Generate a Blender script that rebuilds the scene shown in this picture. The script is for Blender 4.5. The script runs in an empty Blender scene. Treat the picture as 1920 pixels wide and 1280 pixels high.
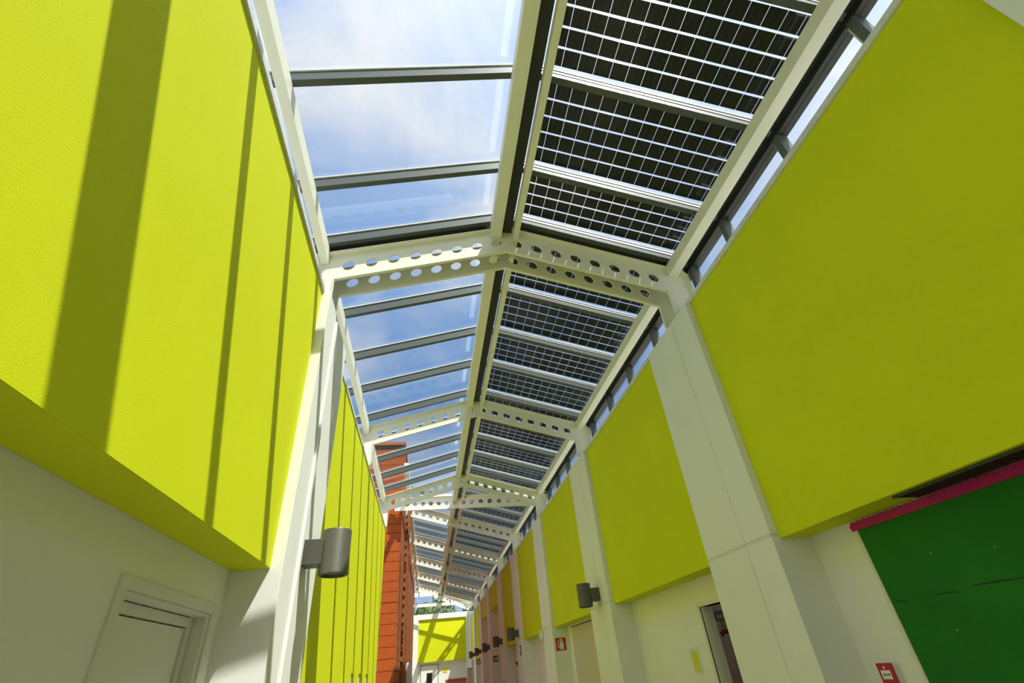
import bpy, math, random
from mathutils import Matrix, Vector

sc = bpy.context.scene
random.seed(7)

# ------------------------------------------------------------------ camera
cam_d = bpy.data.cameras.new('camera')
cam_d.sensor_fit = 'HORIZONTAL'; cam_d.sensor_width = 36.0
cam_d.lens = 890.376 / 1920 * 36.0
cam_d.clip_start = 0.05; cam_d.clip_end = 2000
cam = bpy.data.objects.new('camera', cam_d)
sc.collection.objects.link(cam)
cam.matrix_world = Matrix(((0.98612, -0.015659, -0.165291, 0.0),
                           (-0.144458, -0.571663, -0.807672, 0.0),
                           (-0.081843, 0.820339, -0.565990, 1.65),
                           (0, 0, 0, 1)))
sc.camera = cam

# ------------------------------------------------------------------ sky
w = bpy.data.worlds.new('sky'); sc.world = w; w.use_nodes = True
nt = w.node_tree; nt.nodes.clear()
def WN(t, **k):
    n = nt.nodes.new(t)
    for a, b in k.items(): setattr(n, a, b)
    return n
def wl(a, b): nt.links.new(a, b)
tc = WN('ShaderNodeTexCoord')
sep = WN('ShaderNodeSeparateXYZ'); wl(tc.outputs['Generated'], sep.inputs[0])
zc = WN('ShaderNodeMath', operation='MAXIMUM'); wl(sep.outputs['Z'], zc.inputs[0]); zc.inputs[1].default_value = 0.02
za = WN('ShaderNodeMath', operation='ADD'); wl(zc.outputs[0], za.inputs[0]); za.inputs[1].default_value = 0.25
dx = WN('ShaderNodeMath', operation='DIVIDE'); wl(sep.outputs['X'], dx.inputs[0]); wl(za.outputs[0], dx.inputs[1])
dy = WN('ShaderNodeMath', operation='DIVIDE'); wl(sep.outputs['Y'], dy.inputs[0]); wl(za.outputs[0], dy.inputs[1])
cmb = WN('ShaderNodeCombineXYZ'); wl(dx.outputs[0], cmb.inputs[0]); wl(dy.outputs[0], cmb.inputs[1]); cmb.inputs[2].default_value = 31.4
no = WN('ShaderNodeTexNoise'); no.inputs['Scale'].default_value = 3.0; no.inputs['Detail'].default_value = 8
no.inputs['Roughness'].default_value = 0.55; no.inputs['Distortion'].default_value = 0.3
wl(cmb.outputs[0], no.inputs['Vector'])
cr = WN('ShaderNodeValToRGB'); cr.color_ramp.elements[0].position = 0.43; cr.color_ramp.elements[1].position = 0.67
wl(no.outputs['Fac'], cr.inputs[0])
gr = WN('ShaderNodeValToRGB')
gr.color_ramp.elements[0].position = 0.0; gr.color_ramp.elements[0].color = (0.42, 0.55, 0.75, 1)
gr.color_ramp.elements[1].position = 1.0; gr.color_ramp.elements[1].color = (0.25, 0.39, 0.68, 1)
e = gr.color_ramp.elements.new(0.45); e.color = (0.17, 0.31, 0.58, 1)
wl(zc.outputs[0], gr.inputs[0])
zr_ = WN('ShaderNodeMapRange'); wl(sep.outputs['Z'], zr_.inputs['Value'])
zr_.inputs['From Min'].default_value = 0.45; zr_.inputs['From Max'].default_value = 0.85; zr_.inputs['To Min'].default_value = 0.35; zr_.inputs['To Max'].default_value = 1.0
cf = WN('ShaderNodeMath', operation='MULTIPLY'); wl(cr.outputs[0], cf.inputs[0]); wl(zr_.outputs[0], cf.inputs[1])
mx = WN('ShaderNodeMixRGB'); wl(cf.outputs[0], mx.inputs[0]); wl(gr.outputs[0], mx.inputs[1]); mx.inputs[2].default_value = (0.69, 0.68, 0.70, 1)
# bright haze around the sun, as in any real sky
SUND = Vector((0.364, -0.395, 1.0)).normalized()
dt = WN('ShaderNodeVectorMath', operation='DOT_PRODUCT'); wl(tc.outputs['Generated'], dt.inputs[0]); dt.inputs[1].default_value = SUND
dm = WN('ShaderNodeMath', operation='MAXIMUM'); wl(dt.outputs['Value'], dm.inputs[0]); dm.inputs[1].default_value = 0.0
dp = WN('ShaderNodeMath', operation='POWER'); wl(dm.outputs[0], dp.inputs[0]); dp.inputs[1].default_value = 3.0
hz = WN('ShaderNodeMixRGB', blend_type='ADD'); wl(dp.outputs[0], hz.inputs[0]); wl(mx.outputs[0], hz.inputs[1]); hz.inputs[2].default_value = (1.10, 1.02, 0.92, 1)
bg = WN('ShaderNodeBackground'); bg.inputs['Strength'].default_value = 0.90
wl(hz.outputs[0], bg.inputs['Color'])
wo = WN('ShaderNodeOutputWorld'); wl(bg.outputs[0], wo.inputs['Surface'])

# ------------------------------------------------------------------ sun
sd = bpy.data.lights.new('sun', 'SUN'); sd.energy = 5.7; sd.angle = math.radians(0.53); sd.color = (1.0, 0.96, 0.88)
sun = bpy.data.objects.new('sun', sd); sc.collection.objects.link(sun)
sun.location = (5, -5, 15)
sun.rotation_euler = Vector((-0.364, 0.395, -1.0)).to_track_quat('-Z', 'Y').to_euler()

sc.view_settings.view_transform = 'Standard'
sc.view_settings.look = 'None'
sc.view_settings.exposure = 0.45
sc.view_settings.gamma = 1.0
sc.view_settings.use_curve_mapping = False

# ------------------------------------------------------------------ materials
def mat(name, col, rough=0.6, metal=0.0, noise=0.0, nscale=8.0, bump=0.0, bscale=300.0, spec=0.5):
    m = bpy.data.materials.new(name); m.use_nodes = True
    t = m.node_tree; b = t.nodes['Principled BSDF']
    b.inputs['Base Color'].default_value = (*col, 1); b.inputs['Roughness'].default_value = rough
    b.inputs['Metallic'].default_value = metal; b.inputs['Specular IOR Level'].default_value = spec
    co = t.nodes.new('ShaderNodeTexCoord')
    if noise > 0:
        n = t.nodes.new('ShaderNodeTexNoise'); n.inputs['Scale'].default_value = nscale; n.inputs['Detail'].default_value = 5
        t.links.new(co.outputs['Object'], n.inputs['Vector'])
        r = t.nodes.new('ShaderNodeMapRange'); r.inputs['From Min'].default_value = 0.3; r.inputs['From Max'].default_value = 0.7
        r.inputs['To Min'].default_value = 1 - noise; r.inputs['To Max'].default_value = 1 + noise
        t.links.new(n.outputs['Fac'], r.inputs['Value'])
        mm = t.nodes.new('ShaderNodeVectorMath'); mm.operation = 'SCALE'
        mm.inputs[0].default_value = col; t.links.new(r.outputs[0], mm.inputs['Scale'])
        t.links.new(mm.outputs[0], b.inputs['Base Color'])
    if bump > 0:
        n = t.nodes.new('ShaderNodeTexNoise'); n.inputs['Scale'].default_value = bscale; n.inputs['Detail'].default_value = 3
        t.links.new(co.outputs['Object'], n.inputs['Vector'])
        bp = t.nodes.new('ShaderNodeBump'); bp.inputs['Strength'].default_value = bump; bp.inputs['Distance'].default_value = 0.004
        t.links.new(n.outputs['Fac'], bp.inputs['Height']); t.links.new(bp.outputs[0], b.inputs['Normal'])
    return m

def glass_mat(name, tint, r0=0.05, amp=0.95):
    m = bpy.data.materials.new(name); m.use_nodes = True
    t = m.node_tree; t.nodes.clear()
    tr = t.nodes.new('ShaderNodeBsdfTransparent'); tr.inputs[0].default_value = (*tint, 1)
    gl = t.nodes.new('ShaderNodeBsdfGlossy'); gl.inputs['Roughness'].default_value = 0.0
    lw = t.nodes.new('ShaderNodeLayerWeight'); lw.inputs[0].default_value = 0.5
    pw = t.nodes.new('ShaderNodeMath'); pw.operation = 'POWER'; t.links.new(lw.outputs['Facing'], pw.inputs[0]); pw.inputs[1].default_value = 5
    ma = t.nodes.new('ShaderNodeMath'); ma.operation = 'MULTIPLY_ADD'; t.links.new(pw.outputs[0], ma.inputs[0])
    ma.inputs[1].default_value = amp; ma.inputs[2].default_value = r0
    mi = t.nodes.new('ShaderNodeMixShader'); t.links.new(ma.outputs[0], mi.inputs[0])
    t.links.new(tr.outputs[0], mi.inputs[1]); t.links.new(gl.outputs[0], mi.inputs[2])
    o = t.nodes.new('ShaderNodeOutputMaterial'); t.links.new(mi.outputs[0], o.inputs[0])
    return m

def cell_mat():
    m = mat('solar_cell', (0.017, 0.020, 0.012), 0.12)
    t = m.node_tree; b = t.nodes['Principled BSDF']
    co = [n for n in t.nodes if n.type == 'TEX_COORD'][0]
    s = t.nodes.new('ShaderNodeSeparateXYZ'); t.links.new(co.outputs['Object'], s.inputs[0])
    a = t.nodes.new('ShaderNodeMath'); a.operation = 'ABSOLUTE'; t.links.new(s.outputs['X'], a.inputs[0])
    c = t.nodes.new('ShaderNodeMath'); c.operation = 'COMPARE'; t.links.new(a.outputs[0], c.inputs[0])
    c.inputs[1].default_value = 0.030; c.inputs[2].default_value = 0.0012
    mi = t.nodes.new('ShaderNodeMixRGB'); t.links.new(c.outputs[0], mi.inputs[0])
    mi.inputs[1].default_value = (0.017, 0.020, 0.012, 1); mi.inputs[2].default_value = (0.06, 0.056, 0.04, 1)
    t.links.new(mi.outputs[0], b.inputs['Base Color'])
    return m

M = dict(
    lime=mat('lime_plaster', (0.680, 0.722, 0.010), 0.75, noise=0.03, nscale=1.2, bump=0.2, bscale=160, spec=0.15),
    white=mat('white_plaster', (0.86, 0.85, 0.78), 0.75, noise=0.02, nscale=1.5, bump=0.1, bscale=200, spec=0.25),
    steel=mat('cream_steel', (0.87, 0.85, 0.68), 0.42, noise=0.01, nscale=3),
    ledge=mat('ledge_metal', (0.74, 0.75, 0.70), 0.4, noise=0.10, nscale=14),
    dark=mat('grey_aluminium', (0.085, 0.100, 0.090), 0.5, metal=0.0),
    alu=mat('bright_aluminium', (0.72, 0.72, 0.70), 0.32, metal=0.7, noise=0.06, nscale=30),
    gutter=mat('dark_gutter', (0.045, 0.05, 0.042), 0.35, metal=0.3),
    glass=glass_mat('roof_glass', (0.93, 0.96, 0.97), 0.05),
    pvglass=glass_mat('solar_glass', (0.95, 0.97, 0.97), 0.04, 0.5),
    cell=cell_mat(),
    terra=mat('terracotta', (0.34, 0.074, 0.017), 0.7, noise=0.10, nscale=6, bump=0.1, bscale=60, spec=0.1),
    terra2=mat('terracotta_light', (0.37, 0.125, 0.05), 0.7, noise=0.10, nscale=5, spec=0.1),
    joint=mat('dark_joint', (0.05, 0.035, 0.025), 0.8),
    lamp=mat('lamp_metal', (0.115, 0.11, 0.085), 0.42, metal=0.35, noise=0.04, nscale=20),
    lampin=mat('lamp_lens', (0.55, 0.55, 0.42), 0.2),
    black=mat('black_plastic', (0.02, 0.02, 0.02), 0.5),
    red=mat('sign_red', (0.50, 0.012, 0.055), 0.45),
    picto=mat('sign_white', (0.82, 0.82, 0.70), 0.5),
    green=mat('sign_green', (0.010, 0.16, 0.05), 0.45),
    yellow=mat('sign_yellow', (0.72, 0.66, 0.02), 0.5, noise=0.05, nscale=20),
    magenta=mat('magenta_card', (0.50, 0.004, 0.13), 0.6),
    felt=mat('green_felt', (0.008, 0.155, 0.006), 0.9, noise=0.12, nscale=2.5),
    feltdark=mat('dark_felt', (0.004, 0.05, 0.008), 0.9),
    floor=mat('pale_floor', (0.55, 0.52, 0.42), 0.4, noise=0.04, nscale=2),
    ground=mat('ground', (0.36, 0.35, 0.31), 0.9, noise=0.15, nscale=0.4),
    door=mat('door_laminate', (0.66, 0.60, 0.47), 0.5, noise=0.02, nscale=2),
    frame=mat('door_frame_paint', (0.74, 0.73, 0.64), 0.45),
    stain=mat('stained_joint', (0.75, 0.71, 0.56), 0.7, noise=0.08, nscale=12),
    room=mat('room_paint', (0.42, 0.36, 0.31), 0.8, noise=0.05, nscale=3),
    teal=mat('teal_card', (0.02, 0.16, 0.17), 0.6), orange=mat('orange_card', (0.62, 0.30, 0.02), 0.6),
    leafcard=mat('leaf_card', (0.22, 0.34, 0.03), 0.6), maroon=mat('maroon_card', (0.16, 0.01, 0.03), 0.6),
    wood=mat('brown_wood', (0.22, 0.12, 0.05), 0.6, noise=0.25, nscale=12),
    redwood=mat('red_slats', (0.55, 0.10, 0.03), 0.6, noise=0.08, nscale=10),
    leaf=mat('leaves', (0.10, 0.16, 0.03), 0.7, noise=0.35, nscale=3), bark=mat('bark', (0.12, 0.08, 0.05), 0.9),
    darkglass=mat('dark_window', (0.012, 0.02, 0.015), 0.08),
)

# ------------------------------------------------------------------ helpers
WORLD = {}
COL = sc.collection
class MB:
    def __init__(s): s.v = []; s.f = []
    def poly(s, vs, fs):
        o = len(s.v); s.v += [tuple(p) for p in vs]; s.f += [tuple(i + o for i in f) for f in fs]; return s
    def box(s, x0, x1, y0, y1, z0, z1):
        return s.poly([(x0, y0, z0), (x1, y0, z0), (x1, y1, z0), (x0, y1, z0), (x0, y0, z1), (x1, y0, z1), (x1, y1, z1), (x0, y1, z1)],
                      [(0, 3, 2, 1), (4, 5, 6, 7), (0, 1, 5, 4), (1, 2, 6, 5), (2, 3, 7, 6), (3, 0, 4, 7)])
    def hexa(s, a, b):            # two quads, same winding (bottom a, top b)
        return s.poly(list(a) + list(b), [(3, 2, 1, 0), (4, 5, 6, 7), (0, 1, 5, 4), (1, 2, 6, 5), (2, 3, 7, 6), (3, 0, 4, 7)])
    def prism(s, pts, fn, d0, d1):  # 2d outline mapped by fn(u, v, d)
        n = len(pts)
        vs = [fn(u, v, d0) for u, v in pts] + [fn(u, v, d1) for u, v in pts]
        return s.poly(vs, [tuple(range(n - 1, -1, -1)), tuple(range(n, 2 * n))] + [(i, (i + 1) % n, n + (i + 1) % n, n + i) for i in range(n)])
    def lathe(s, cx, cy, prof, n=32):   # prof: (r, z) list, closed at the axis by caller
        vs = []; fs = []
        for r, z in prof:
            for k in range(n):
                a = 2 * math.pi * k / n; vs.append((cx + r * math.cos(a), cy + r * math.sin(a), z))
        for i in range(len(prof) - 1):
            for k in range(n):
                k2 = (k + 1) % n; fs.append((i * n + k, i * n + k2, (i + 1) * n + k2, (i + 1) * n + k))
        fs.append(tuple(range(n - 1, -1, -1))); m = (len(prof) - 1) * n; fs.append(tuple(range(m, m + n)))
        return s.poly(vs, fs)
    def build(s, name, m, parent=None, smooth=False, bevel=0.0, **props):
        xs = [[p[i] for p in s.v] for i in range(3)]
        c = Vector(((min(xs[0]) + max(xs[0])) / 2, (min(xs[1]) + max(xs[1])) / 2, min(xs[2]) if parent is None else (min(xs[2]) + max(xs[2])) / 2))
        me = bpy.data.meshes.new(name); me.from_pydata([tuple(Vector(p) - c) for p in s.v], [], s.f); me.update()
        import bmesh
        bm = bmesh.new(); bm.from_mesh(me); bmesh.ops.recalc_face_normals(bm, faces=bm.faces); bm.to_mesh(me); bm.free()
        if smooth:
            for p in me.polygons: p.use_smooth = True
        me.materials.append(M[m])
        o = bpy.data.objects.new(name, me); COL.objects.link(o)
        put(o, c, parent)
        if smooth:
            me.set_sharp_from_angle(angle=math.radians(35))
        if bevel:
            bv = o.modifiers.new('bevel', 'BEVEL'); bv.width = bevel; bv.segments = 2; bv.limit_method = 'ANGLE'
        tag(o, **props)
        return o
def put(o, c, parent=None):
    c = Vector(c); WORLD[o.name] = c
    if parent is not None:
        o.parent = parent; o.location = c - WORLD[parent.name]
    else:
        o.location = c
def tag(o, label=None, cat=None, group=None, kind=None):
    if label: o['label'] = label
    if cat: o['category'] = cat
    if group: o['group'] = group
    if kind: o['kind'] = kind
    return o
def empty(name, loc, parent=None, **props):
    o = bpy.data.objects.new(name, None); o.empty_display_size = 0.1; COL.objects.link(o); put(o, loc, parent)
    return tag(o, **props)
def bx(x0, x1, y0, y1, z0, z1): return MB().box(x0, x1, y0, y1, z0, z1)
ORD = ['first', 'second', 'third', 'fourth', 'fifth', 'sixth', 'seventh', 'eighth', 'ninth', 'tenth', 'eleventh', 'twelfth', 'thirteenth', 'fourteenth',
       'fifteenth', 'sixteenth', 'seventeenth', 'eighteenth', 'nineteenth', 'twentieth']
def ordn(i):
    if i < 20: return ORD[i]
    t = {2: 'twenty', 3: 'thirty', 4: 'forty'}[(i + 1) // 10]
    return {2: 'twentieth', 3: 'thirtieth', 4: 'fortieth'}[(i + 1) // 10] if (i + 1) % 10 == 0 else t + '-' + ORD[(i + 1) % 10 - 1]

# ------------------------------------------------------------------ key dimensions (metres)
XC, SL = 0.90, 0.284                 # ridge line, roof pitch
XP_L, XW_L, XF_L = -1.118, -1.378, -1.035      # left panel face, recessed wall, pillar face
XP_R, XW_R, XF_R = 2.961, 3.261, 2.889         # right panel face, recessed wall, pillar face
ZB, ZT = 2.38, 4.98
PIL = [-4.92, -0.48, 3.92, 8.38, 12.80, 17.22, 21.45, 25.95, 30.17, 34.60, 38.30]
PW = 1.13
YEND, YBACK = 39.45, -8.0
HT, HB = 6.50, 6.35                  # glass plane / rafter underside at the ridge line
def zin(x): return 5.905 - SL * abs(x - XC)
def zmono(x): return 5.905 - SL * (x - XC)
def zr(x, h): return h - SL * abs(x - XC)
def zm(x, h): return h - SL * (x - XC)
YM = 15.6                            # from here on the roof is a single pitch

# ------------------------------------------------------------------ ground, floor, walls
bx(-60, 60, -40, 120, -0.30, -0.12).build('ground', 'ground', kind='structure')
bx(-1.6, 3.6, YBACK - 0.3, YEND + 0.3, -0.1, 0.0).build('floor', 'floor', kind='structure')

# right wall: recessed plaster wall with one open doorway in the second bay
WT = 0.14
wr = empty('wall_right', (XW_R, 15, 0), kind='structure')
D2 = (5.30, 6.19, 2.085)      # open doorway
D5 = (18.30, 18.80, 2.36)     # narrow dark doorway far down
def wall_r(y0, y1, z0, z1): bx(XW_R, XW_R + WT, y0, y1, z0, z1).build('plaster', 'white', wr)
wall_r(YBACK, D2[0], 0, 4.97); wall_r(D2[0], D2[1], D2[2], 4.97); wall_r(D2[1], D5[0], 0, 4.97)
wall_r(D5[0], D5[1], D5[2], 4.97); wall_r(D5[1], YEND, 0, 4.97)
# left recessed wall (door bay) and behind the camera
wlft = empty('wall_left', (XW_L, 0, 0), kind='structure')
bx(XW_L - WT, XW_L, YBACK, 2.66, 0, 4.97).build('plaster', 'white', wlft)
bx(XW_L - WT, XW_L, 2.66, 3.74, 2.105, 4.97).build('plaster', 'white', wlft)
bx(XW_L - WT, XW_L, 3.74, 5.05, 0, 4.97).build('plaster', 'white', wlft)
bx(XW_L - WT, XW_L - WT + 0.02, 2.60, 3.80, 0, 2.2).build('plaster', 'white', wlft)
# lime wall of the second and third bay on the left, with three narrow window slits low down
wg = empty('wall_left_lime', (-1.25, 9, 0), kind='structure')
XG = -1.13; SLY = [(8.98, 9.27), (9.98, 10.32), (11.08, 11.46)]
bx(XG - 0.25, XG, 5.05, 13.35, 1.80, 4.91).build('plaster', 'lime', wg)
ys = [5.05] + [v for s in SLY for v in s] + [13.35]
for i in range(0, len(ys), 2): bx(XG - 0.02, XG, ys[i], ys[i + 1], 0, 1.80).build('plaster', 'lime', wg)
bx(XG - 0.28, XG - 0.02, 5.05, 13.30, 0, 1.80).build('slit_back', 'white', wg)
bx(-1.9, -1.6, 13.35, 15.9, 0, 4.9).build('plaster', 'white', wg)
bx(-1.9, -1.13, 13.30, 13.36, 0, 4.9).build('plaster', 'white', wg)
bx(XG - 0.28, XG + 0.012, 5.05, 13.35, 4.91, 4.96).build('trim_1', 'ledge', kind='structure')
bx(XW_L - WT, XP_L + 0.02, -0.48 + PW, 3.92, ZT, ZT + 0.06).build('trim_2', 'ledge', kind='structure')
bx(XP_R - 0.02, XW_R + WT, YBACK, YEND, ZT, ZT + 0.06).build('trim_3', 'ledge', kind='structure')
# end wall and back wall
we = empty('wall_end', (1, YEND, 0), kind='structure')
bx(-4, 3.6, YEND, YEND + 0.3, 0, 5.0).build('plaster', 'white', we)
bx(-4, 3.6, YEND - 0.30, YEND + 0.3, 5.02, 5.34).build('parapet', 'white', we)
bx(-1.35, -0.65, YEND - 0.30, YEND, 0, 5.02).build('pier', 'white', we)
bx(2.64, 2.96, YEND - 0.30, YEND, 0, 5.02).build('pier', 'white', we)
bx(-2.4, 3.6, YBACK - 0.25, YBACK, 0, 6.6).build('wall_back', 'white', kind='structure')
bx(-4.1, -3.9, 34.3, YEND + 0.3, 0, 5.3).build('wall_side_court', 'white', kind='structure')

# ------------------------------------------------------------------ lime panels
def panel(x0, x1, y0, y1, z0, z1, label):
    return bx(x0, x1, y0, y1, z0, z1).build('wall_panel', 'lime', bevel=0.006, label=label, cat='wall panel', group='lime wall panels')
panel(XW_L, XP_L, 0.10, PIL[2], ZB, ZT, 'big sunlit lime green overhanging panel above the closed left door')
panel(XW_L, XP_L, PIL[0] + PW, -1.03, ZB, ZT, 'lime green overhanging panel on the left wall behind the viewer')
RP = ['lime green panel on the right wall behind the viewer',
      'big shaded lime green panel above the green notice board',
      'lime green panel above the open dark doorway',
      'lime green panel above the beige door and fire extinguisher sign',
      'lime green panel just past the small white wall sensor',
      'olive lime panel above the narrow dark doorway',
      'first short lime panel, nearer of the two shortened ones',
      'second short lime panel, farther of the two shortened ones',
      'narrow far lime panel above the distant red sign',
      'last lime panel of the right wall beside the end wall']
for i in range(10):
    zb = 4.04 if i in (6, 7) else ZB
    panel(XP_R, XW_R, PIL[i] + PW, PIL[i + 1], zb, ZT, RP[i])
bx(-0.65, 2.64, YEND - 0.22, YEND, 2.50, 5.02).build('wall_panel', 'lime', bevel=0.006, label='lime green panel on the far end wall striped by shadows', cat='wall panel', group='lime wall panels')

# ------------------------------------------------------------------ pillars
def pillar(xf, xb, y, label):
    x0, x1 = min(xf, xb), max(xf, xb)
    t = empty('pillar', ((x0 + x1) / 2, y + PW / 2, 0), label=label, cat='pillar', group='white pillars')
    g = 0.006; yj = y + 0.40; s = 1 if xf > xb else -1
    xi = xf - s * 0.02
    bx(min(xi, xb), max(xi, xb), y + 0.01, y + PW - 0.01, 0, ZT - 0.01).build('core', 'joint', t)
    for (z0, z1) in ((0, 2.40), (2.425, ZT)) if xf > 0 else ((0, ZT),):
        bx(x0, x1, y, yj - g / 2, z0, z1).build('casing', 'white', t, bevel=0.004)
        bx(x0, x1, yj + g / 2, y + PW, z0, z1).build('casing', 'white', t, bevel=0.004)
    xs = xf - s * 0.003
    if xf > 0: bx(min(xs, xb), max(xs, xb), y + 0.003, y + PW - 0.003, 2.400, 2.425).build('joint_strip', 'stain' if xf > 0 else 'white', t)
    return t
PL = ['pillar on the right behind the viewer, farther back', 'pale pillar at the top right corner of the view', 'broad white pillar nearest on the right, with a dark vertical joint',
      'second white pillar on the right, carrying the nearest right-hand lamp', 'third right pillar, with the fire extinguisher sign on its side',
      'fourth right pillar, lamp on its front beside the narrow dark doorway', 'fifth right pillar, pinkish, before the two short panels',
      'sixth right pillar, with the green exit sign', 'seventh right pillar, between the short panels and the far ones',
      'eighth right pillar, with the small distant red sign', 'last right pillar beside the end wall']
for i, y in enumerate(PIL): pillar(XF_R, XW_R + WT, y, PL[i])
pillar(XF_L, XW_L - 0.02, PIL[2], 'sunlit white pillar on the left, carrying the big wall lamp')
pillar(XF_L, XW_L - 0.02, -1.03, 'white pillar on the left behind the viewer')
bx(XF_L - 0.002, XF_L + 0.022, PIL[2] + 0.375, PIL[2] + 0.425, 0, ZT - 0.1).build('joint_cover', 'white', bpy.data.objects['pillar.011'])

# ------------------------------------------------------------------ perforated roof frames
HD, HS, H0, T0, TW = 0.066, 0.245, 0.130, 0.0, 0.365   # hole radius, pitch, first hole, web depth
def web_half(mb, fn, u_end, nholes, th=0.014, n=16):
    if nholes == 0:
        th = 0.062; mb.hexa([fn(0, 0, -th), fn(u_end, 0, -th), fn(u_end, 0, th), fn(0, 0, th)], [fn(0, TW, -th), fn(u_end, TW, -th), fn(u_end, TW, th), fn(0, TW, th)]); return
    """plate with round holes; fn(u, t, d) -> world, u along the rafter, t up the web, d through it"""
    cuts = [0.0] + [H0 + HS * (k + 0.5) for k in range(nholes - 1)]
    last = H0 + HS * (nholes - 1) + HD + 0.04
    cuts.append(last)
    quads = []
    for k in range(nholes):
        u0, u1 = cuts[k], cuts[k + 1]; uc = H0 + HS * k; tc_ = TW * 0.47
        outer = []; inner = []
        for j in range(n):
            a = 2 * math.pi * (j + 0.5) / n; ca, sa = math.cos(a), math.sin(a)
            inner.append((uc + HD * ca, tc_ + HD * sa))
            r = 1e9
            if ca > 1e-6: r = min(r, (u1 - uc) / ca)
            if ca < -1e-6: r = min(r, (u0 - uc) / ca)
            if sa > 1e-6: r = min(r, (TW - tc_) / sa)
            if sa < -1e-6: r = min(r, -tc_ / sa)
            outer.append([uc + r * ca, tc_ + r * sa])
        for cu, ct in ((u0, 0), (u1, 0), (u1, TW), (u0, TW)):   # snap the nearest outline point onto each corner
            j = min(range(n), key=lambda q: (outer[q][0] - cu) ** 2 + (outer[q][1] - ct) ** 2); outer[j] = [cu, ct]
        for j in range(n):
            j2 = (j + 1) % n
            quads.append([inner[j], outer[j], outer[j2], inner[j2]])
        # hole wall
        vs = [fn(*p, -th / 2) for p in inner] + [fn(*p, th / 2) for p in inner]
        mb.poly(vs, [(j, (j + 1) % n, n + (j + 1) % n, n + j) for j in range(n)])
    quads.append([(last, 0), (u_end, 0), (u_end, TW), (last, TW)])
    for q in quads:
        for d in (-th / 2, th / 2):
            mb.poly([fn(*p, d) for p in q], [(0, 1, 2, 3)])
    for (t, fl) in ((0, 0), (TW, 1)):
        mb.poly([fn(0, t, -th / 2), fn(u_end, t, -th / 2), fn(u_end, t, th / 2), fn(0, t, th / 2)], [(0, 1, 2, 3)])
    mb.poly([fn(u_end, 0, -th / 2), fn(u_end, TW, -th / 2), fn(u_end, TW, th / 2), fn(u_end, 0, th / 2)], [(0, 1, 2, 3)])
def strip(mb, fn, u0, u1, t, w_, h):
    mb.hexa([fn(u0, t, -w_), fn(u1, t, -w_), fn(u1, t, w_), fn(u0, t, w_)], [fn(u0, t + h, -w_), fn(u1, t + h, -w_), fn(u1, t + h, w_), fn(u0, t + h, w_)])
U_IN, U_OUT = 1.985, 2.27
FW = 0.068
def frame(Y, label, mono=False, ul=None, legs=(True, True), diag=0.0, solid=False, dl=None, sl_l=None):
    t = empty('roof_frame', (XC, Y, 4.9), label=label, cat='roof frame', group='perforated white roof frames')
    d0 = diag
    for side in (-1, 1):
        diag = dl if (dl is not None and side < 0) else d0
        nrm = Vector((diag, 1, 0)).normalized()
        zf = zmono if (mono and side < 0) else zin
        if sl_l is not None and side < 0: zf = lambda x: 5.905 + sl_l * (XC - x)
        ue = U_IN if side > 0 or ul is None else ul
        nh = 0 if solid else 8 if ue > 1.9 else 7
        def fn(u, tt, d, side=side, zf=zf, diag=diag, nrm=nrm):
            x = XC + side * u; return (x + nrm.x * d, Y - diag * side * u + nrm.y * d, zf(x) + tt)
        mb = MB(); web_half(mb, fn, ue, nh); mb.build('web', 'steel', t)
        uo = U_OUT - 0.02 if ue == U_IN else ue
        mb = MB(); strip(mb, fn, 0, uo, TW, 0.115 if solid else FW, 0.014); mb.build('top_flange', 'steel', t)
        mb = MB(); strip(mb, fn, 0, ue, -0.010, 0.020, 0.010); mb.build('bottom_flange', 'steel', t)
        if ue == U_IN and legs[0 if side < 0 else 1]:
            zl = 4.94 if side < 0 else ZT
            zi = zin(XC + U_IN); zo = zin(XC + U_OUT) + TW
            pts = [(U_IN, zl), (U_OUT, zl), (U_OUT, zo - 0.05), (U_OUT - 0.05, zo + 0.012), (U_IN, zi + TW), (U_IN, zi)]
            f2 = lambda u, z, d, side=side, diag=diag, nrm=nrm: (XC + side * u + nrm.x * d, Y - diag * side * u + nrm.y * d, z)
            mb = MB().prism(pts, f2, -0.007, 0.007)
            leg = mb.build('leg', 'steel', t)
            MB().prism([(U_OUT, zl), (U_OUT + 0.014, zl), (U_OUT + 0.014, zo - 0.045), (U_OUT - 0.045, zo + 0.028), (U_OUT - 0.055, zo + 0.014), (U_OUT, zo - 0.05)], f2, -FW, FW).build('leg_flange', 'steel', leg)
            MB().prism([(U_IN - 0.008, zl), (U_IN, zl), (U_IN, zi), (U_IN - 0.008, zi)], f2, -0.02, 0.02).build('leg_edge', 'steel', leg)
    return t
FR = [(-4.4, 'perforated roof frame behind the viewer, the farther back'), (0.19, 'plain white roof frame overhead just behind the top of the view'),
      (4.13, 'nearer beam of the doubled white perforated roof frame'), (4.42, 'farther beam of the doubled white perforated roof frame'),
      (8.72, 'white perforated roof frame second along, single row of round holes'), (13.08, 'third perforated roof frame, just before the terracotta building')]
for y, l in FR: frame(y, l, solid=(0 < y < 1))
frame(15.15, 'diagonal perforated beam crossing the roof bend to the terracotta corner', mono=True, ul=1.98, legs=(False, False), diag=1.0, dl=0.22, sl_l=0.06)
UL = 1.72
for i, y in enumerate([17.50, 21.78, 26.15, 30.45]):
    frame(y, ['first', 'second', 'third', 'fourth'][i] + ' single-slope perforated frame along the terracotta building, counted from the viewer', mono=True, ul=UL)
frame(34.9, 'last single-slope perforated frame, at the far end of the terracotta building', mono=True, ul=UL)
frame(36.9, 'far diagonal perforated beam in front of the end windows', mono=True, ul=1.74, legs=(False, False), diag=-0.9)

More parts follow.
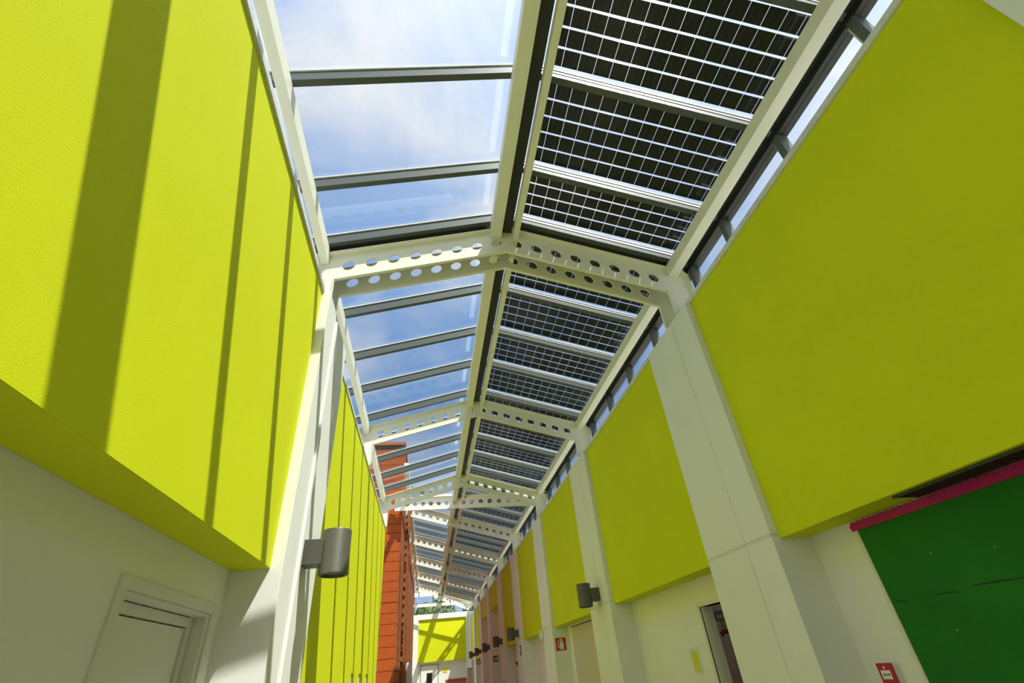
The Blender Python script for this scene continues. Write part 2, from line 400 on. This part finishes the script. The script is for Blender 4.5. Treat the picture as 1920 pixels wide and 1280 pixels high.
# ------------------------------------------------------------------ ceiling: purlins and rafters
ceil = empty('ceiling', (XC, 0, 6.0), kind='structure')
FY = [-4.4, 0.19, 4.13, 4.42, 8.72, 13.08, 17.50, 21.78, 26.15, 30.45, 34.9, YEND]
ybk = [YBACK] + FY
for a, b in zip(ybk[:-1], ybk[1:]):
    a2, b2 = a + 0.01, b - 0.01
    mono = a > 13
    bx(0.70, 0.835, a2, b2, 6.13, 6.28).build('ridge_beam', 'steel', ceil)
    bx(0.985, 1.055, a2, b2, 6.13, 6.24).build('ridge_purlin', 'steel', ceil)
    bx(2.945, 3.075, a2, b2, 5.585, 5.74).build('eave_beam', 'steel', ceil)
    if not mono:
        bx(-1.250, -1.165, a2, b2, 5.56, 5.73).build('eave_beam', 'steel', ceil)
    else:
        bx(-0.72, -0.60, a2, b2, 6.50, 6.62).build('eave_beam', 'steel', ceil)
bx(0.842, 0.972, YBACK, YEND, 6.235, 6.42).build('ridge_gutter', 'gutter', ceil)
bx(-0.30, 0.70, 15.55, 15.75, 6.30, 6.48).build('fascia_beam', 'steel', ceil)
RY = [-7.2, -6.1, -5.0, -3.9, -2.9, -2.1, -1.3, 0.36, 1.20, 2.21, 3.26, 4.03, 4.31, 5.36, 6.43, 7.46, 8.58, 9.67, 10.74, 11.83, 12.88, 13.94, 15.0]
y = 16.06
while y < YEND - 0.5: RY.append(round(y, 2)); y += 1.06
RW = 0.03
def slab(x0, x1, y0, y1, f, h, th):
    return MB().hexa([(x0, y0, f(x0, h)), (x1, y0, f(x1, h)), (x1, y1, f(x1, h)), (x0, y1, f(x0, h))],
                     [(x0, y0, f(x0, h + th)), (x1, y0, f(x1, h + th)), (x1, y1, f(x1, h + th)), (x0, y1, f(x0, h + th))])
def rafter(x0, x1, y, mono=False):
    f = zm if mono else zr
    MB().hexa([(x0, y - RW, f(x0, HB)), (x1, y - RW, f(x1, HB)), (x1, y + RW, f(x1, HB)), (x0, y + RW, f(x0, HB))],
              [(x0, y - RW, f(x0, HT)), (x1, y - RW, f(x1, HT)), (x1, y + RW, f(x1, HT)), (x0, y + RW, f(x0, HT))]).build('rafter', 'dark', ceil)
    if 0.3 < y < 13:
        slab(x0, x1, y - RW - 0.012, y - RW, f, HT - 0.022, 0.016).build('gasket', 'ledge', ceil)
for y in RY:
    rafter(0.99, 3.20, y)
    if 0.3 < y < 20: slab(1.0, 3.2, y - RW - 0.005, y - RW, zr, HB + 0.085 if y < 4.2 else HT - 0.055, HT - HB - 0.11 if y < 4.2 else 0.025).build('glazing_bead', 'alu', ceil)
    if y < 13.5 and not 0.3 < y < 0.5: rafter(-1.42, 0.78, y)
    if y > YM: rafter(-0.84, 0.78, y, True)

slab(-1.42, 0.80, 4.06, 4.28, zr, HT - 0.06, 0.05).build('joint_cover', 'gutter', ceil)
slab(0.99, 3.20, 4.06, 4.28, zr, HT - 0.06, 0.05).build('joint_cover', 'gutter', ceil)
bx(3.076, 3.36, YBACK, YEND, 5.71, 5.745).build('eave_closure', 'gutter', ceil)

# ------------------------------------------------------------------ left roof glazing, one window per bay, one pane between rafters
bays = [(-8, 0.19), (0.19, 4.13), (4.13, 8.72), (8.72, 13.08), (13.08, 17.5), (17.5, 21.78), (21.78, 26.15), (26.15, 30.45), (30.45, 34.9), (34.9, YEND)]
wn = 0
wins = []
for k, (a, b) in enumerate(bays):
    wn += 1
    wins.append(empty('window_%d' % wn, (0, (a + b) / 2, 5.9), kind='structure'))
def bay_of(y):
    for k, (a, b) in enumerate(bays):
        if a <= y < b: return k
    return len(bays) - 1
GT = 0.012
for y0, y1 in zip(RY[:-1], RY[1:]):
    p = wins[bay_of((y0 + y1) / 2)]
    if y1 < 13.5: slab(-1.45, 0.80, y0 + 0.004, y1 - 0.004, zr, HT + 0.002, GT).build('pane', 'glass', p)
    elif y0 > YM: slab(-0.86, 0.80, y0 + 0.004, y1 - 0.004, zm, HT + 0.002, GT).build('pane', 'glass', p)

# ------------------------------------------------------------------ solar panels on the right slope
CP_X, CP_Y, CS_X, CS_Y = 0.1525, 0.187, 0.1475, 0.165
def cell_mesh(sx, sy):
    hx, hy, th = sx / 2, sy / 2, 0.0035
    vs = []
    for z_ in (0, th):
        for x, y in ((-hx, -hy), (hx, -hy), (hx, hy), (-hx, hy)): vs.append((x, y, -SL * x + z_))
    return vs, [(3, 2, 1, 0), (4, 5, 6, 7), (0, 1, 5, 4), (1, 2, 6, 5), (2, 3, 7, 6), (3, 0, 4, 7)]
CME = {}
def cell_data(sy):
    k = round(sy, 3)
    if k not in CME:
        v, f = cell_mesh(CS_X, k)
        me = bpy.data.meshes.new('solar_cell'); me.from_pydata(v, [], f); me.update(); me.materials.append(M['cell']); CME[k] = (me, v, f)
    return CME[k]
X0S, X1S = 0.985, 3.20
nx = 14
xs0 = 1.04
def solar(y0, y1, idx):
    ym = (y0 + y1) / 2
    t = empty('solar_panel', ((X0S + X1S) / 2, ym, zr((X0S + X1S) / 2, HT)),
              label='dark solar glass roof panel, %s along the roof from the viewer' % ordn(idx) if y1 > 0 else 'dark solar glass roof panel, %s one behind the viewer' % ordn(idx),
              cat='solar panel', group='solar roof panels')
    slab(X0S, X1S, y0 + 0.004, y1 - 0.004, zr, HT + 0.002, GT).build('glass_sheet', 'pvglass', t)
    ny = max(1, round((y1 - y0 - 0.13) / 0.182)); py = (y1 - y0 - 0.135) / ny
    cme, CV, CF = cell_data(py - 0.021)
    ya = ym - (ny - 1) * py / 2
    single = 0.3 < ym < 8.7
    mb = MB()
    for j in range(ny):
        for i in range(nx):
            x = xs0 + CP_X * (i + 0.5); yy = ya + j * py; z_ = zr(x, HT - 0.004)
            if single:
                o = bpy.data.objects.new('solar_cell', cme); COL.objects.link(o); put(o, (x, yy, z_), t)
            else:
                mb.poly([(a + x, b + yy, c + z_) for a, b, c in CV], CF)
    if not single: mb.build('solar_cells', 'cell', t, kind='stuff')
nb = nf = 0
for y0, y1 in zip(RY[:-1], RY[1:]):
    if y1 < 0.3: nb += 1
n1 = 0
for y0, y1 in zip(RY[:-1], RY[1:]):
    if y0 > 34.5: slab(X0S, X1S, y0 + 0.004, y1 - 0.004, zr, HT + 0.002, GT).build('pane', 'glass', wins[-1])
    elif y1 < 0.3: solar(y0, y1, nb - 1 - n1); n1 += 1
    elif y1 - y0 > 0.5: solar(y0, y1, nf); nf += 1

# ------------------------------------------------------------------ clerestory glazing under both eaves
def clerestory(side, a, b):
    global wn
    wn += 1
    x = 3.27 if side > 0 else -1.47
    zb_ = ZT + 0.06 if side > 0 else (5.04 if a < 4 else 4.96)
    zt_ = 5.64
    t = empty('window_%d' % wn, (x, (a + b) / 2, zb_), kind='structure')
    bx(x - 0.05, x + 0.07, a, b, zt_, zt_ + 0.12).build('transom', 'gutter', t)
    cuts = [a] + [y for y in RY if a + 0.05 < y < b - 0.05] + [b]
    for y in cuts[1:-1]:
        bx(x - 0.06, x + 0.05, y - 0.035, y + 0.035, zb_, zt_).build('mullion', 'dark', t)
    for y0, y1 in zip(cuts[:-1], cuts[1:]):
        bx(x - 0.005, x + 0.005, y0, y1, zb_, zt_).build('pane', 'glass', t)
        if y1 - y0 > 0.3:
            bx(x - 0.025, x - 0.006, y0 + 0.05, y0 + 0.062, zb_, zt_).build('pane_bead', 'ledge', t)
for a, b in bays: clerestory(1, a, b)
for a, b in bays[:4]: clerestory(-1, a, b)
# end glazing above the end wall
wn += 1
t = empty('window_%d' % wn, (1, YEND, 5.34), kind='structure')
for x in (-2.6, -1.0, 0.35, 1.85, 3.2): bx(x - 0.035, x + 0.035, YEND - 0.05, YEND + 0.05, 5.34, 6.75).build('mullion', 'dark', t)
bx(-4, 3.4, YEND - 0.12, YEND + 0.02, 5.84, 6.03).build('transom', 'steel', t)
bx(-4, 3.4, YEND - 0.03, YEND + 0.03, 6.03, 6.08).build('transom_cap', 'dark', t)
bx(-4, 1.4, YEND - 0.14, YEND + 0.06, 6.50, 6.74).build('head_beam', 'steel', t)
for x0, x1 in ((-4, -2.6), (-2.6, -1.0), (-1.0, 0.35), (0.35, 1.85), (1.85, 3.2)):
    bx(x0, x1, YEND + 0.03, YEND + 0.042, 5.34, 6.6).build('pane', 'glass', t)

# ------------------------------------------------------------------ terracotta building
tb = empty('terracotta_building', (-3.4, 25, 0), label='terracotta tiled building standing into the left side of the passage', cat='building')
XT, YT0, YT1, ZTT = -0.87, 15.80, 34.30, 8.30
bx(-6.0, XT - 0.035, YT0 + 0.03, YT1, 0, ZTT).build('body', 'joint', tb)
th_ = 0.272
k = 0
z = 0.25
tile_me = None
while z + th_ < ZTT + 0.05:
    for (x0, x1) in ((XT - 0.76, XT), (XT - 1.53, XT - 0.77)):
        off = random.uniform(-0.006, 0.006)
        if tile_me is None:
            o = bx(x0, x1, YT0, YT0 + 0.035, z, z + th_ - 0.011).build('tile', 'terra', tb, bevel=0.004); tile_me = o.data
        else:
            o = bpy.data.objects.new('tile', tile_me); COL.objects.link(o)
            put(o, ((x0 + x1) / 2, YT0 + 0.0175 + off, z + (th_ - 0.011) / 2), tb)
            bv = o.modifiers.new('bevel', 'BEVEL'); bv.width = 0.004; bv.segments = 2; bv.limit_method = 'ANGLE'
    z += th_
mb = MB(); mb2 = MB()
z = 0.25
row = 0
SY0, SY1 = 18.9, 21.3
while z + th_ < ZTT + 0.05:
    yy = YT0 + 0.02
    while yy < YT1 - 0.05:
        y2 = min(yy + 0.62, YT1)
        if yy < SY0 < y2: y2 = SY0
        if SY0 <= yy < SY1: yy = SY1; continue
        mb.box(XT - 0.035, XT + random.uniform(-0.004, 0.004), yy, y2 - 0.012, z, z + th_ - 0.011); yy = y2
    j = 0; yy = SY0
    for half in (0, 1):
        yy = SY0 + (0.2 if (row * 2 + half) % 2 else 0)
        zz = z + half * th_ / 2
        while yy < SY1:
            mb2.box(XT - 0.03, XT + 0.06, yy, min(yy + 0.22, SY1), zz, zz + th_ / 2); yy += 0.40
    z += th_; row += 1
mb.build('side_tiles', 'terra2', tb, kind='stuff')
mb2.build('brick_screen', 'terra2', tb, kind='stuff')
bx(-6.05, XT + 0.03, YT0 - 0.03, YT1, ZTT, ZTT + 0.10).build('coping', 'terra2', tb)

# white shutter on the building side
t = empty('shutter', (-0.80, 24.9, 1.0), label='small white hinged shutter standing out from the terracotta building', cat='shutter')
bx(-0.865, -0.62, 24.5, 24.54, 0.9, 2.25).build('leaf', 'white', t); bx(-0.865, -0.84, 24.2, 24.8, 2.25, 2.30).build('lintel', 'black', t)

# ------------------------------------------------------------------ wall lamps
def wall_lamp(side, y, z, label):
    xf = XF_R if side > 0 else XF_L
    s = -side
    t = empty('wall_lamp', (xf, y, z), label=label, cat='wall lamp', group='cylindrical wall lamps')
    x1 = xf + s * 0.16
    bx(min(xf, x1), max(xf, x1), y - 0.085, y + 0.085, z - 0.10, z + 0.10).build('bracket', 'lamp', t, bevel=0.005)
    cx = xf + s * 0.25; r = 0.120
    c = MB().lathe(cx, y, [(r * 0.80, z - 0.150), (r * 0.82, z - 0.178), (r * 0.94, z - 0.180), (r, z - 0.172), (r, z - 0.160), (r * 0.985, z - 0.156), (r * 0.985, z + 0.168), (r * 0.95, z + 0.178), (r * 0.82, z + 0.178), (r * 0.80, z + 0.150)], 40).build('housing', 'lamp', t, smooth=True)
    MB().lathe(cx, y, [(r * 0.79, z - 0.1520), (r * 0.79, z - 0.1495)], 32).build('lens', 'lampin', c)
wall_lamp(-1, 4.50, 2.585, 'large grey cylinder lamp on the sunlit left pillar')
LL = [(8.88, 'grey cylinder lamp on the second right pillar, nearest on the right'), (17.75, 'grey cylinder lamp beside the narrow dark doorway'),
      (21.85, 'grey cylinder lamp just above the green exit sign'), (26.4, 'distant cylinder lamp, third from the far end of the right-hand row'),
      (30.8, 'distant cylinder lamp, second from the far end of the right-hand row'), (35.1, 'farthest cylinder lamp, beside the end wall')]
for y, l in LL: wall_lamp(1, y, 2.585, l)

# ------------------------------------------------------------------ doors
# left closed door
d = empty('door_1', (XW_L, 3.2, 0), kind='structure')
y0, y1, zt = 2.60, 3.80, 2.15
bx(XW_L, XW_L + 0.012, y0, y0 + 0.06, 0, zt).build('architrave', 'frame', d); bx(XW_L, XW_L + 0.012, y1 - 0.06, y1, 0, zt).build('architrave', 'frame', d)
bx(XW_L, XW_L + 0.012, y0 + 0.06, y1 - 0.06, zt - 0.05, zt).build('architrave', 'frame', d)
bx(XW_L - 0.15, XW_L - 0.003, y1 - 0.10, y1 - 0.06, 0, zt - 0.045).build('jamb', 'frame', d)
bx(XW_L - 0.15, XW_L - 0.003, y0 + 0.06, y0 + 0.10, 0, zt - 0.045).build('jamb', 'frame', d)
bx(XW_L - 0.15, XW_L - 0.003, y0 + 0.10, y1 - 0.10, zt - 0.07, zt - 0.045).build('head', 'frame', d)
bx(XW_L - 0.115, XW_L - 0.075, y1 - 0.16, y1 - 0.106, 0, zt - 0.07).build('stop', 'frame', d)
bx(XW_L - 0.115, XW_L - 0.075, y0 + 0.1, y1 - 0.16, zt - 0.125, zt - 0.076).build('stop', 'frame', d)
leaf = bx(XW_L - 0.145, XW_L - 0.09, y0 + 0.105, y1 - 0.168, 0.01, zt - 0.133).build('leaf', 'frame', d)
bx(XW_L - 0.155, XW_L - 0.147, y0 + 0.08, y1 - 0.08, 0.0, zt - 0.06).build('rebate', 'joint', d)
bx(XW_L - 0.09, XW_L - 0.04, y0 + 0.17, y0 + 0.19, 1.02, 1.04).build('handle', 'lamp', leaf)

# open doorway in the second right bay, with a dim room behind
d = empty('door_2', (XW_R, 5.75, 0), kind='structure')
a, b, zt = D2
bx(XW_R - 0.012, XW_R + WT, b, b + 0.055, 0, zt + 0.045).build('frame_post', 'frame', d)
bx(XW_R - 0.012, XW_R + WT, a - 0.055, a, 0, zt + 0.045).build('frame_post', 'frame', d)
bx(XW_R - 0.012, XW_R + WT, a, b, zt - 0.0, zt + 0.045).build('frame_head', 'frame', d)
bx(XW_R + 0.012, XW_R + 0.05, b - 0.018, b, 0, zt).build('rebate', 'picto', d)
bx(XW_R + 0.055, XW_R + WT, b - 0.03, b - 0.004, 0, zt).build('door_stop', 'frame', d)
rm = empty('wall_side_room', (5, 6.5, 0), kind='structure')
bx(6.4, 6.6, 4.2, 9.2, -0.1, 3.0).build('plaster', 'room', rm)
bx(3.41, 6.6, 9.0, 9.2, -0.1, 3.0).build('plaster', 'room', rm); bx(3.41, 6.6, 4.0, 4.2, -0.1, 3.0).build('plaster', 'room', rm)
bx(3.41, 6.6, 4.0, 9.2, 2.9, 3.0).build('ceiling_slab', 'room', rm); bx(3.41, 6.6, 4.0, 9.2, -0.1, 0.0).build('floor_slab', 'room', rm)
bx(3.6, 6.4, 8.985, 9.0, 1.855, 1.875).build('rail', 'maroon', rm)
rl = bpy.data.lights.new('room_fill', 'POINT'); rl.energy = 9; rl.shadow_soft_size = 0.25; rl.color = (1.0, 0.88, 0.76)  # added fill light to lift the dim room, no fixture seen
rlo = bpy.data.objects.new('room_fill', rl); COL.objects.link(rlo); rlo.location = (5.0, 7.0, 2.6)
t = empty('paper_banner', (5.1, 8.98, 2.06), label='teal and orange paper decoration on the wall inside the open doorway', cat='decoration')
MB().prism([(4.95, 2.20), (4.96, 2.09), (5.02, 2.055), (5.32, 2.055), (5.32, 2.20)], lambda u, v, q: (u, q, v), 8.965, 8.985).build('backing', 'teal', t)
for i in range(4): bx(4.995 + 0.05 * i, 5.035 + 0.05 * i, 8.957, 8.965, 2.08, 2.135).build('letter', 'orange', t)
bx(5.06, 5.22, 8.965, 8.985, 1.96, 2.045).build('paper_leaf', 'leafcard', t)
t = empty('paper_garland', (5.1, 8.97, 1.87), label='maroon paper cutout hanging on the wall inside the open doorway', cat='decoration')
bx(5.03, 5.3, 8.955, 8.975, 1.87, 1.92).build('strip', 'maroon', t)
MB().prism([(5.0, 1.89), (5.05, 1.89), (5.02, 1.80)], lambda u, v, q: (u, q, v), 8.957, 8.973).build('pendant', 'maroon', t)

# beige flush door in the third bay
d = empty('door_3', (XW_R, 11.6, 0), kind='structure')
bx(XW_R - 0.008, XW_R + 0.02, 10.45, 12.40, 0, 2.345).build('surround', 'joint', d)
bx(XW_R - 0.016, XW_R - 0.004, 10.47, 12.375, 0.01, 2.325).build('leaf', 'door', d)
bx(XW_R - 0.035, XW_R - 0.016, 12.30, 12.34, 1.15, 1.20).build('handle', 'lamp', d)
# narrow dark doorway in the fifth bay
d = empty('door_4', (XW_R, 18.5, 0), kind='structure')
a, b, zt = D5
bx(XW_R - 0.012, XW_R + WT, b, b + 0.05, 0, zt + 0.04).build('frame_post', 'frame', d); bx(XW_R - 0.012, XW_R + WT, a, b, zt, zt + 0.04).build('frame_head', 'frame', d)
bx(XW_R + WT, XW_R + WT + 0.05, a - 0.1, b + 0.1, 0, zt + 0.1).build('leaf', 'black', d)  # black sheet stands in for the unlit opening, not a door leaf
# door of the end wall
d = empty('door_5', (0.1, YEND, 0), kind='structure')
bx(-0.45, 0.75, YEND - 0.02, YEND + 0.02, 0, 2.36).build('surround', 'joint', d)
bx(-0.42, 0.72, YEND - 0.035, YEND - 0.01, 0.01, 2.33).build('leaf', 'white', d)
bx(-0.03, 0.33, YEND - 0.045, YEND - 0.034, 1.32, 1.90).build('vision_panel', 'darkglass', d)

# ------------------------------------------------------------------ signs and small things
def sign_map(x0, z0, sx, sz, y): return lambda u, v, q: (x0 + u * sx, y - q, z0 + v * sz)
def ext_sign(x0, x1, z0, z1, y, label):
    t = empty('fire_extinguisher_sign', ((x0 + x1) / 2, y, z0), label=label, cat='sign', group='red fire extinguisher signs')
    bx(x0, x1, y - 0.006, y, z0, z1).build('plate', 'red', t)
    f = sign_map(x0, z0, x1 - x0, z1 - z0, y)
    MB().prism([(0.36, 0.20), (0.76, 0.20), (0.76, 0.63), (0.36, 0.63)], f, 0.006, 0.009).build('cylinder_picture', 'picto', t)
    MB().prism([(0.36, 0.08), (0.76, 0.08), (0.76, 0.16), (0.36, 0.16)], f, 0.006, 0.009).build('base_picture', 'picto', t)
    MB().prism([(0.36, 0.67), (0.76, 0.67), (0.74, 0.72), (0.64, 0.77), (0.63, 0.84), (0.70, 0.88), (0.64, 0.93), (0.48, 0.93), (0.42, 0.87), (0.50, 0.84), (0.50, 0.77), (0.40, 0.73)], f, 0.006, 0.009).build('neck_picture', 'picto', t)
    MB().prism([(0.42, 0.87), (0.28, 0.82), (0.19, 0.70), (0.16, 0.52), (0.20, 0.34), (0.28, 0.16), (0.33, 0.18), (0.26, 0.36), (0.22, 0.53), (0.24, 0.68), (0.32, 0.78), (0.43, 0.83)], f, 0.006, 0.009).build('hose_picture', 'picto', t)
ext_sign(2.940, 3.185, 1.91, 2.165, PIL[4], 'red fire extinguisher sign on the side of the third right pillar')
ext_sign(2.96, 3.175, 2.05, 2.31, PIL[9], 'tiny distant red fire extinguisher sign near the end wall')
t = empty('exit_sign', (3.09, PIL[7], 1.98), label='green emergency exit sign with white running figure and doorway', cat='sign')
bx(2.972, 3.22, PIL[7] - 0.006, PIL[7], 1.985, 2.225).build('plate', 'green', t)
f = sign_map(2.972, 1.985, 0.248, 0.24, PIL[7])
MB().prism([(0.70, 0.20), (0.88, 0.20), (0.88, 0.80), (0.70, 0.80)], f, 0.006, 0.009).build('doorway_picture', 'picto', t)
MB().prism([(0.46, 0.66), (0.56, 0.66), (0.56, 0.76), (0.46, 0.76)], f, 0.006, 0.009).build('head_picture', 'picto', t)
MB().prism([(0.20, 0.26), (0.27, 0.22), (0.34, 0.38), (0.44, 0.34), (0.46, 0.18), (0.54, 0.18), (0.53, 0.40), (0.50, 0.50), (0.60, 0.50), (0.60, 0.56), (0.44, 0.62), (0.28, 0.56), (0.24, 0.44), (0.30, 0.42), (0.34, 0.50), (0.38, 0.48)], f, 0.006, 0.009).build('runner_picture', 'picto', t)

t = empty('door_plate', (XW_R, 6.62, 1.42), label='yellow room sign on a clear plate beside the open doorway', cat='sign')
bx(XW_R - 0.005, XW_R, 6.50, 6.74, 1.415, 1.69).build('clear_plate', 'frame', t)
bx(XW_R - 0.008, XW_R - 0.005, 6.545, 6.70, 1.445, 1.65).build('yellow_card', 'yellow', t)
for (u0, u1, v0, v1) in ((6.655, 6.665, 1.46, 1.50), (6.640, 6.648, 1.46, 1.487), (6.625, 6.633, 1.46, 1.487), (6.633, 6.655, 1.482, 1.488)):
    bx(XW_R - 0.0095, XW_R - 0.008, u0, u1, v0, v1).build('mark', 'picto', t)
t = bx(1.05, 1.32, YEND - 0.012, YEND, 1.83, 2.10).build('door_plate', 'yellow', label='yellow room sign on the far end wall beside its door', cat='sign')

# fire alarm call point
t = empty('alarm_call_point', (XW_R, 3.66, 1.3), label='red fire alarm call point with white window beside the notice board', cat='alarm')
y0, y1, z0, z1 = 3.598, 3.735, 1.350, 1.470
bx(XW_R - 0.045, XW_R, y0 + 0.003, y1 - 0.003, z0 + 0.003, z1 - 0.003).build('back_box', 'frame', t, bevel=0.004)
bx(XW_R - 0.060, XW_R - 0.045, y0, y1, z0, z1).build('face', 'red', t, bevel=0.004)
xf_ = XW_R - 0.061
wdw = bx(xf_ - 0.002, xf_, y0 + 0.028, y1 - 0.024, z0 + 0.026, z0 + 0.078).build('window', 'picto', t)
ymid = (y0 + y1) / 2; zc_ = z0 + 0.052
MB().lathe(0, 0, [(0.006, 0), (0.006, 0.002)], 16)
g = lambda u, v, q: (xf_ - q, ymid + u, zc_ + v)
MB().prism([(0.006 * math.cos(q * math.pi / 6), 0.006 * math.sin(q * math.pi / 6)) for q in range(12)], g, 0.002, 0.004).build('dot', 'black', wdw)
for s in (-1, 1):
    MB().prism([(s * 0.012, 0), (s * 0.026, 0.008), (s * 0.026, -0.008)], g, 0.002, 0.004).build('arrow', 'black', wdw)
MB().prism([(-0.008, 0.036), (0.010, 0.036), (0.004, 0.052), (-0.004, 0.052)], g, 0.001, 0.003).build('emblem', 'picto', t)

# small wall sensor
t = empty('wall_sensor', (XF_R, 14.0, 2.3), label='small white sensor box on the third right pillar', cat='sensor')
bx(XF_R - 0.09, XF_R, 13.80, 13.92, 2.20, 2.40).build('housing', 'picto', t, bevel=0.02); bx(XF_R - 0.10, XF_R - 0.085, 13.82, 13.90, 2.22, 2.30).build('lens', 'frame', t)
# small key box further on
t = empty('wall_fitting', (XF_R, 17.5, 2.1), label='small pale fitting on the fourth right pillar below the lamp', cat='fitting')
bx(XF_R - 0.02, XF_R, 17.45, 17.60, 1.98, 2.26).build('plate', 'wood', t); bx(XF_R - 0.04, XF_R - 0.02, 17.48, 17.57, 2.08, 2.20).build('dome', 'picto', t, bevel=0.008)

# notice board with scalloped magenta border
t = empty('notice_board', (XW_R, 2.2, 0.6), label='large green felt notice board with scalloped magenta border', cat='notice board')
YB0, YB1 = 0.75, 3.385
bx(XW_R - 0.022, XW_R, YB0, YB1, 0.70, 2.335).build('felt', 'felt', t)
bx(XW_R - 0.030, XW_R, YB1, YB1 + 0.028, 0.66, 2.335).build('frame_strip', 'stain', t)
bx(XW_R - 0.030, XW_R, YB0, YB1 + 0.028, 0.66, 0.70).build('frame_strip', 'stain', t)
pts = [(YB0, 2.305), (3.43, 2.305), (3.44, 2.345)]
yy = 3.425
while yy > YB0 + 0.06:
    for q in range(6):
        a = math.pi * q / 5; pts.append((yy - 0.026 + 0.026 * math.cos(a), 2.352 + 0.016 * math.sin(a)))
    yy -= 0.056
pts.append((YB0, 2.352))
MB().prism(pts, lambda u, v, q: (XW_R - q, u, v), 0.022, 0.032).build('border', 'magenta', t)
for (u0, u1, z0) in ((2.45, 2.75, 1.83), (2.86, 3.02, 1.815), (3.25, 3.36, 1.81)):
    MB().prism([(u0, z0), (u1, z0 + 0.004), (u1, z0 + 0.010), ((u0 + u1) / 2, z0 + 0.013), (u0, z0 + 0.005)], lambda u, v, q: (XW_R - q, u, v), 0.0215, 0.0225).build('felt_seam', 'feltdark', t)
for (u, v) in ((2.5, 2.0), (2.25, 1.72), (2.62, 1.55), (2.9, 2.05), (3.0, 1.62)):
    bx(XW_R - 0.0235, XW_R - 0.021, u, u + 0.006, v, v + 0.006).build('staple', 'frame', t)

# slotted air grille in the soffit above the board
t = empty('air_grille', (3.1, 1.9, ZB), label='dark slotted air grille under the near right panel', cat='air grille')
GY0, GY1, GX0, GX1 = 0.75, 2.75, 3.02, 3.19
bx(GX0, GX1, GY0, GY1, ZB - 0.006, ZB - 0.001).build('backing', 'black', t)
bx(GX0 - 0.02, GX0, GY0, GY1, ZB - 0.016, ZB).build('rim', 'gutter', t); bx(GX1, GX1 + 0.02, GY0, GY1, ZB - 0.016, ZB).build('rim', 'gutter', t)
mb = MB(); yy = GY0
while yy < GY1 - 0.02: mb.box(GX0, GX1, yy, yy + 0.010, ZB - 0.015, ZB - 0.005); yy += 0.030
mb.build('slats', 'gutter', t, kind='stuff')

# coat rack and wooden cabinet at the far end
t = empty('coat_rack', (2, YEND, 1.2), label='red slatted coat rack on the far end wall', cat='coat rack')
for i in range(14): bx(1.25 + i * 0.105, 1.32 + i * 0.105, YEND - 0.04, YEND - 0.015, 0.7, 1.46).build('slat', 'redwood', t)
bx(1.22, 2.68, YEND - 0.015, YEND, 1.30, 1.42).build('rail', 'maroon', t)
t = empty('carved_panel', (2.75, 38.0, 0), label='brown carved wooden panel leaning at the last right pillar', cat='wooden panel')
bx(2.60, 2.95, 37.95, 38.02, 0, 1.95).build('board', 'wood', t)
for i in range(4): bx(2.64 + 0.08 * i, 2.68 + 0.08 * i, 37.93, 37.95, 1.0 + 0.15 * (i % 2), 1.9).build('carving', 'stain', t)

# red sign on pot stand by the narrow doorway
t = empty('bunting_flag', (3.05, 18.35, 1.55), label='dark red pointed flag beside the narrow dark doorway', cat='flag')
MB().prism([(2.80, 1.83), (3.16, 1.87), (3.16, 1.55), (2.95, 1.62)], lambda u, v, q: (u, q, v), 18.33, 18.36).build('flag', 'maroon', t)

# ------------------------------------------------------------------ trees beyond the end glazing
def tree(x, y, h, r, label):
    t = empty('tree', (x, y, -0.12), label=label, cat='tree', group='trees beyond the end windows')
    rnd = random.Random(int(x * 100 + y))
    tr_ = MB(); tr_.lathe(x, y, [(0.16, -0.12), (0.12, h * 0.45), (0.05, h * 0.85)], 10)
    for q in range(5):
        a = q * 1.26 + x; z0 = h * (0.4 + 0.06 * q)
        p0 = Vector((x, y, z0)); p1 = p0 + Vector((math.cos(a) * r * 0.7, math.sin(a) * r * 0.7, h * 0.22))
        d_ = Vector((0.03, 0.0, 0)); e_ = Vector((0, 0.03, 0))
        tr_.hexa([p0 - d_ - e_, p0 + d_ - e_, p0 + d_ + e_, p0 - d_ + e_], [p1 - d_ * .4 - e_ * .4, p1 + d_ * .4 - e_ * .4, p1 + d_ * .4 + e_ * .4, p1 - d_ * .4 + e_ * .4])
    tr_.build('trunk', 'bark', t)
    mb = MB()
    for q in range(1500):
        while True:
            p = Vector((rnd.uniform(-1, 1), rnd.uniform(-1, 1), rnd.uniform(-1, 1)))
            if 0.25 < p.length < 1 and rnd.random() < p.length: break
        c = Vector((x + p.x * r, y + p.y * r, h * 0.72 + p.z * h * 0.28))
        a = Vector((rnd.uniform(-1, 1), rnd.uniform(-1, 1), rnd.uniform(-1, 1))).normalized(); b = a.orthogonal().normalized()
        s = rnd.uniform(0.06, 0.13)
        mb.poly([c - a * s * 1.6, c + b * s, c + a * s * 1.6, c - b * s], [(0, 1, 2, 3)])
    mb.build('foliage', 'leaf', t, kind='stuff')
tree(-0.2, 47.0, 7.0, 1.2, 'small leafy tree seen at the left of the end windows')
tree(1.2, 50.0, 7.7, 1.5, 'leafy tree seen in the middle of the end windows')
tree(4.6, 49.0, 8.0, 1.6, 'leafy tree seen at the right of the end windows')
